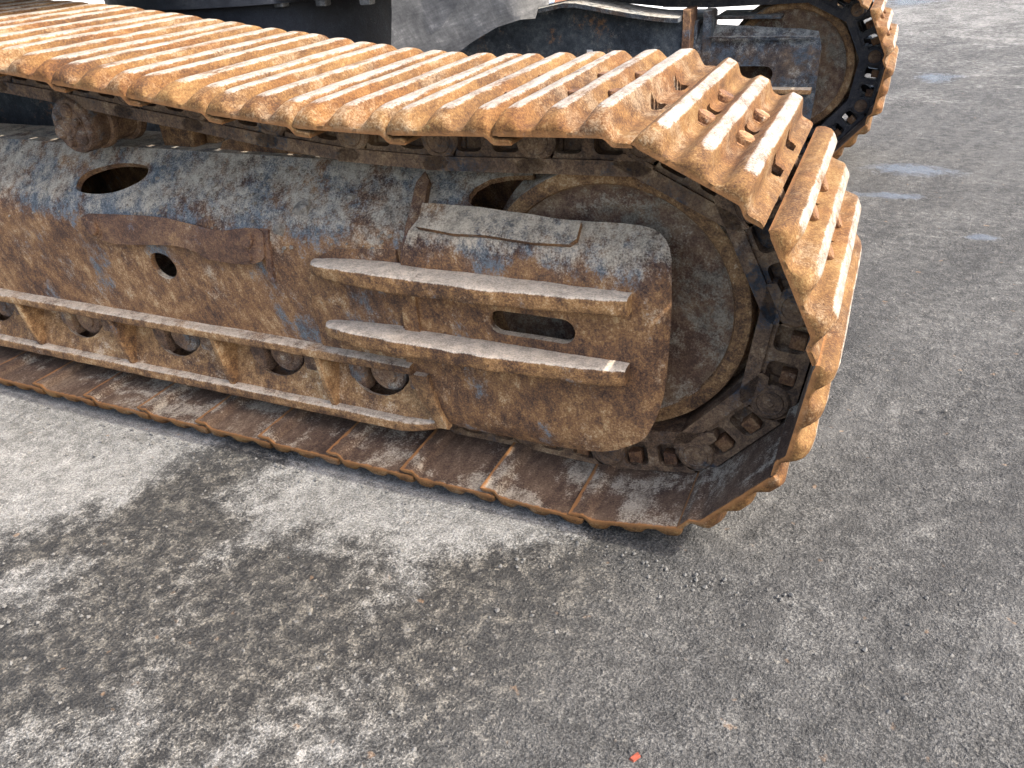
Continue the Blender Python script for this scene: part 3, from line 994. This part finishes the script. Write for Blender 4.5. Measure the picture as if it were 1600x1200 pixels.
# carrier roller under the top run
CX, CZ = -1.412, .690
prof = [(0, .150), (.050, .150), (.054, .153), (.0565, .160), (.0565, .186), (.0535, .192), (.0535, .206), (.0585, .210), (.0595, .214), (.0595, .224), (.0565, .228), (.052, .230), (.052, .285), (.060, .290), (.061, .296), (.061, .306), (.05, .31), (.035, .32), (.035, .42), (0, .42)]
cr = part('carrier_roller', lathe([(r * 1.07, a) for r, a in prof], 56, 'y', (CX, 0, CZ), True, .0008), 'roller', 30)
part('end_cap', lathe([(0, .138), (.012, .138), (.014, .141), (.021, .142), (.024, .147), (.042, .148), (.045, .152)], 40, 'y', (CX, 0, CZ)), 'roller', 30, cr)
for k in range(3):
    a = math.radians(20 + 120 * k)
    m = Matrix.Translation((CX + .035 * math.cos(a), .147, CZ + .035 * math.sin(a))) @ Matrix.Rotation(math.radians(90), 4, 'X')
    part('cap_bolt', transform(hexbolt(.0085, .011, 6), m), 'roller', 30, cr)
    b = math.radians(20 + 60 + 120 * k)
    part('cap_lobe', lathe([(0, -.004), (.010, -.004), (.016, .002), (.017, .008)], 16, 'y', (CX + .036 * math.cos(b), .143, CZ + .036 * math.sin(b))), 'roller', 30, cr)
# bracket that carries it
V = []
br = sheet([(-1.34, .606), (-1.335, .64), (-1.315, .70), (-1.27, .735), (-1.205, .735), (-1.195, .66), (-1.165, .606)], [], lambda a, b: ((a, .33, b), (0, -1, 0)), .03, grid=.04)
part('bracket', br, 'rustbar', 30, cr)
part('bracket', box(-1.30, -1.20, .29, .335, .606, .73, .006), 'rustbar', 30, cr)
# rear rising piece of the frame top behind the slope
hump = [(-1.135, .60), (-1.11, .635), (-1.06, .652), (-.98, .654), (-.52, .640), (-.45, .60)]
sub('top_rib', sheet(hump, [], lambda a, b: ((a, .285, b), (0, -1, .1)), .02, grid=.04, amp=.002), 'plate', 30)

# far track frame, seen from its inner side
FY = 2.43
out2 = [(-.535, .20), (-.42, .19), (-.06, .19), (-.035, .215), (-.03, .30), (-.028, .50), (-.05, .570), (-.12, .585), (-.535, .62)]
slot2 = stadium(-.40, -.205, .362, .425)
frame2 = part('track_frame', sheet(out2, [slot2], secmap(.0, FY - .03), .016, grid=.03, amp=.003, freq=8, seed=17.0), 'farplate', 30)
def sub2(name, vf, mat='farplate', sharp=34.0):
    return part(name, vf, mat, sharp, frame2)
sub2('seam_bar', bar_x(-.48, -.06, lambda x: rrect(FY + .060, FY + .082, .535, .541, .002), .03, .001, 25))
sub2('rib', bar_x(-.24, -.045, lambda x: rrect(FY + .02, FY + .08, .325, .345, .004), .02, .002, 25), 'rustbar')
sub2('inner_wall', box(-3.0, -.53, FY + .075, FY + .5, .14, .600, .006))
sub2('end_flange', bar_x(-.572, -.542, lambda x: rrect(FY - .01, FY + .12, .20, .655, .008), .01, .001, 25), 'guard')
sub2('end_flange', bar_x(-.505, -.470, lambda x: rrect(FY + .07, FY + .16, .40, .642, .01), .01, .001, 25))
sub2('top_plate', box(-.47, -.20, FY + .14, FY + .36, .596, .610, .004))
ir = idler(FY)

# body between the tracks
leg = [(-2.4, .12), (-.575, .20), (-.575, .610), (-.64, .614), (-.70, .621), (-.79, .634), (-.875, .649), (-.95, .663), (-1.02, .675), (-1.08, .675), (-1.16, .661), (-1.30, .640), (-1.7, .625), (-2.4, .62)]
cf = part('center_frame', sheet(leg, [], lambda a, b: ((a, 2.43, b), (0, -1, 0)), .02, grid=.07, amp=.003, freq=3), 'navy', 30)
tp = [(-1.75, .625), (-1.30, .640), (-1.16, .662), (-1.08, .676), (-1.02, .676), (-.95, .664), (-.875, .650), (-.79, .635), (-.70, .622), (-.64, .615), (-.578, .611)]
rings = []
for x, z in tp:
    rings.append([(x, y, z + dz) for y, dz in ((2.36, .001), (2.36, .018), (2.425, .020), (2.58, .020), (2.58, .001))])
part('top_flange', loft(rings), 'farplate', 30, cf)
part('body_plate', box(-2.75, -1.55, .80, 2.30, .60, .64, .006), 'black', 30, cf)
part('body_plate', sheet([(-3.0, .2), (-1.2, .2), (-1.25, .60), (-1.4, .70), (-1.6, .78), (-3.0, .80)], [], lambda a, b: ((a, .75, b), (0, -1, 0)), .03, grid=.1), 'navy', 30, cf)
part('belly_box', box(-2.5, -1.55, .82, 2.3, .30, .56, .01), 'black', 30, cf)
st = sheet([(0, 0), (.026, 0), (.026, .036), (0, .036)], [], lambda a, b: ((-.985 + a, 2.405, .468 + b), (0, -1, 0)), .0015, grid=.05)
part('paper_sticker', st, 'white', 30, cf)
ring = part('swing_ring', lathe([(0, .60), (.60, .60), (.61, .605), (.61, .845), (.66, .85), (.66, .90), (0, .90)], 96, 'z', (-1.82, 1.56, 0)), 'black', 30)
part('ring_plate', box(-1.975, -1.10, 1.0, 1.9, .858, .925, .004), 'greysteel', 30, ring)
for k in range(5):
    x = -1.80 + .155 * k
    part('plate_bolt', box(x, x + .035, 1.012, 1.045, .838, .862, .004), 'greysteel', 30, ring)
# upper structure above the frame of the picture
hs = part('upper_structure', box(-3.6, -1.55, .28, 2.6, 1.06, 2.4, .05), 'black', 30)
part('front_deck', box(-1.97, -.80, 1.06, 2.0, .93, 1.06, .02), 'black', 30, hs)
# rubber flap hanging from the deck
fl = [(-1.185, .94), (-1.20, .80), (-1.222, .655), (-1.10, .645), (-1.02, .664), (-.95, .705), (-.872, .742), (-.80, .760), (-.772, .757), (-.765, .785), (-.745, .79), (-.735, .94)]
_k = 2.12 / 2.30
fl = [(.26144 + (a - .26144) * _k, 1.04246 + (b - 1.04246) * _k) for a, b in fl]
def flm(a, b):
    bend = .25 * (a + 1.08) + .015 * math.sin((a + 1.2) * 8) + max(0, a + .72) * 1.5
    return (a, 1.02 + bend, b), Vector((.25, -1, 0)).normalized()
flap = part('rubber_flap', sheet(fl, [], flm, .012, grid=.03, amp=.006, freq=6), 'rubber', 40)

# ------------------------------------------------------------------ small loose things
def lump(r, seed, flat=.6):
    bm = bmesh.new()
    bmesh.ops.create_icosphere(bm, subdivisions=2, radius=1.0)
    V = []
    for v in bm.verts:
        k = 1 + mnoise.fractal(v.co * 1.6 + Vector((seed, seed, 0)), 1, 2, 3) * .55
        V.append((v.co.x * r * k, v.co.y * r * k * .85, v.co.z * r * k * flat))
    F = [tuple(q.index for q in f.verts) for f in bm.faces]
    bm.free()
    return V, F

clods = [(-.80, .565, .021, 'largest crumbly clod of dried mud on the sloping frame plate'),
         (-.845, .515, .014, 'pale rounded mud clod just right of the brown guard strip'),
         (-1.06, .603, .009, 'tiny pale mud clod high on the slope above the guard strip'),
         (-.70, .60, .011, 'small mud clod beside the rusty vertical corner bar')]
for i, (x, s, r, lab) in enumerate(clods):
    y, z, ny, nz_ = section(s, .001)
    V, F = lump(r, i * 3.7)
    m = Matrix.Translation((x, y, z)) @ Vector((0, ny, nz_)).to_track_quat('Z', 'Y').to_matrix().to_4x4()
    o = obj('mud_clod', [m @ Vector(p) for p in V], F, 'mud', None, 25)
    tag(o, lab, 'mud clod', 'mud clods on the frame slope')
# crumbs scattered on the slope and on the ribs
V, F = [], []
rr = random.Random(5)
for i in range(420):
    x = rr.uniform(-1.25, -.5) if i % 3 else rr.uniform(-1.9, -.5)
    s = rr.uniform(.47, .66)
    y, z, ny, nz_ = section(s, .001)
    if pip(x, s, oval):
        continue
    r = rr.uniform(.0012, .0042) * (1 if rr.random() < .8 else 1.5)
    c = Vector((x, y, z))
    a0 = rr.uniform(0, 6)
    base = len(V)
    for k in range(5):
        V.append(c + Vector((math.cos(a0 + k * 1.257) * r * rr.uniform(.7, 1.2), math.sin(a0 + k * 1.257) * r * .8, math.sin(a0 + k * 1.257) * r * .6)))
    V.append(c + Vector((0, ny, nz_)) * r * .8)
    F += [(base + k, base + (k + 1) % 5, base + 5) for k in range(5)]
o = obj('mud_crumbs', V, F, 'mud'); o['kind'] = 'stuff'
o['label'] = 'fine crumbs of dried mud scattered over the frame'
# grit on the ground
V, F = [], []
for i in range(2300):
    x = rr.uniform(-1.7, 1.1); y = rr.uniform(-.85, .05) if i % 2 else rr.uniform(-.9, 2.2)
    if i > 1800:
        x = rr.uniform(-1.8, .25); y = -abs(rr.gauss(.03, .035))
    if y > -.02 and x < .28:
        continue
    r = .0016 + .0034 * rr.random() ** 3
    c = Vector((x, y, rr.uniform(-.002, .001)))
    base = len(V); a0 = rr.uniform(0, 6)
    for k in range(5):
        V.append(c + Vector((math.cos(a0 + k * 1.257) * r * rr.uniform(.7, 1.3), math.sin(a0 + k * 1.257) * r * rr.uniform(.7, 1.3), -.001)))
    V.append(c + Vector((rr.uniform(-.3, .3) * r, rr.uniform(-.3, .3) * r, r * .9)))
    F += [(base + k, base + (k + 1) % 5, base + 5) for k in range(5)]
o = obj('loose_grit', V, F, 'stone'); o['kind'] = 'stuff'
o['label'] = 'loose grey grit scattered over the asphalt'
# red chip in the foreground
bm = bmesh.new()
V = [(-.006, -.014, 0), (.007, -.012, 0), (.009, .012, 0), (-.003, .016, 0), (-.004, -.011, .009), (.006, -.010, .007), (.007, .009, .010), (-.002, .012, .008)]
m = Matrix.Translation((.078, -.424, -.001)) @ Matrix.Rotation(math.radians(-25), 4, 'Z') @ Matrix.Scale(.62, 4)
o = obj('brick_chip', [m @ Vector(p) for p in V], [(0, 1, 2, 3), (4, 5, 6, 7), (0, 1, 5, 4), (1, 2, 6, 5), (2, 3, 7, 6), (3, 0, 4, 7)], 'chip')
tag(o, 'tiny red brick chip lying alone on the asphalt at the bottom', 'brick chip')
# clay blocks far behind
for i, lab in enumerate(('left of two reddish clay blocks on the far concrete', 'right of two reddish clay blocks on the far concrete')):
    v, f = box(-3.75 + i * .40, -3.38 + i * .40, 9.0, 9.4, .012, .30, .01)
    o = obj('clay_block', v, f, 'redcrate')
    tag(o, lab, 'clay block', 'clay blocks on the far concrete')
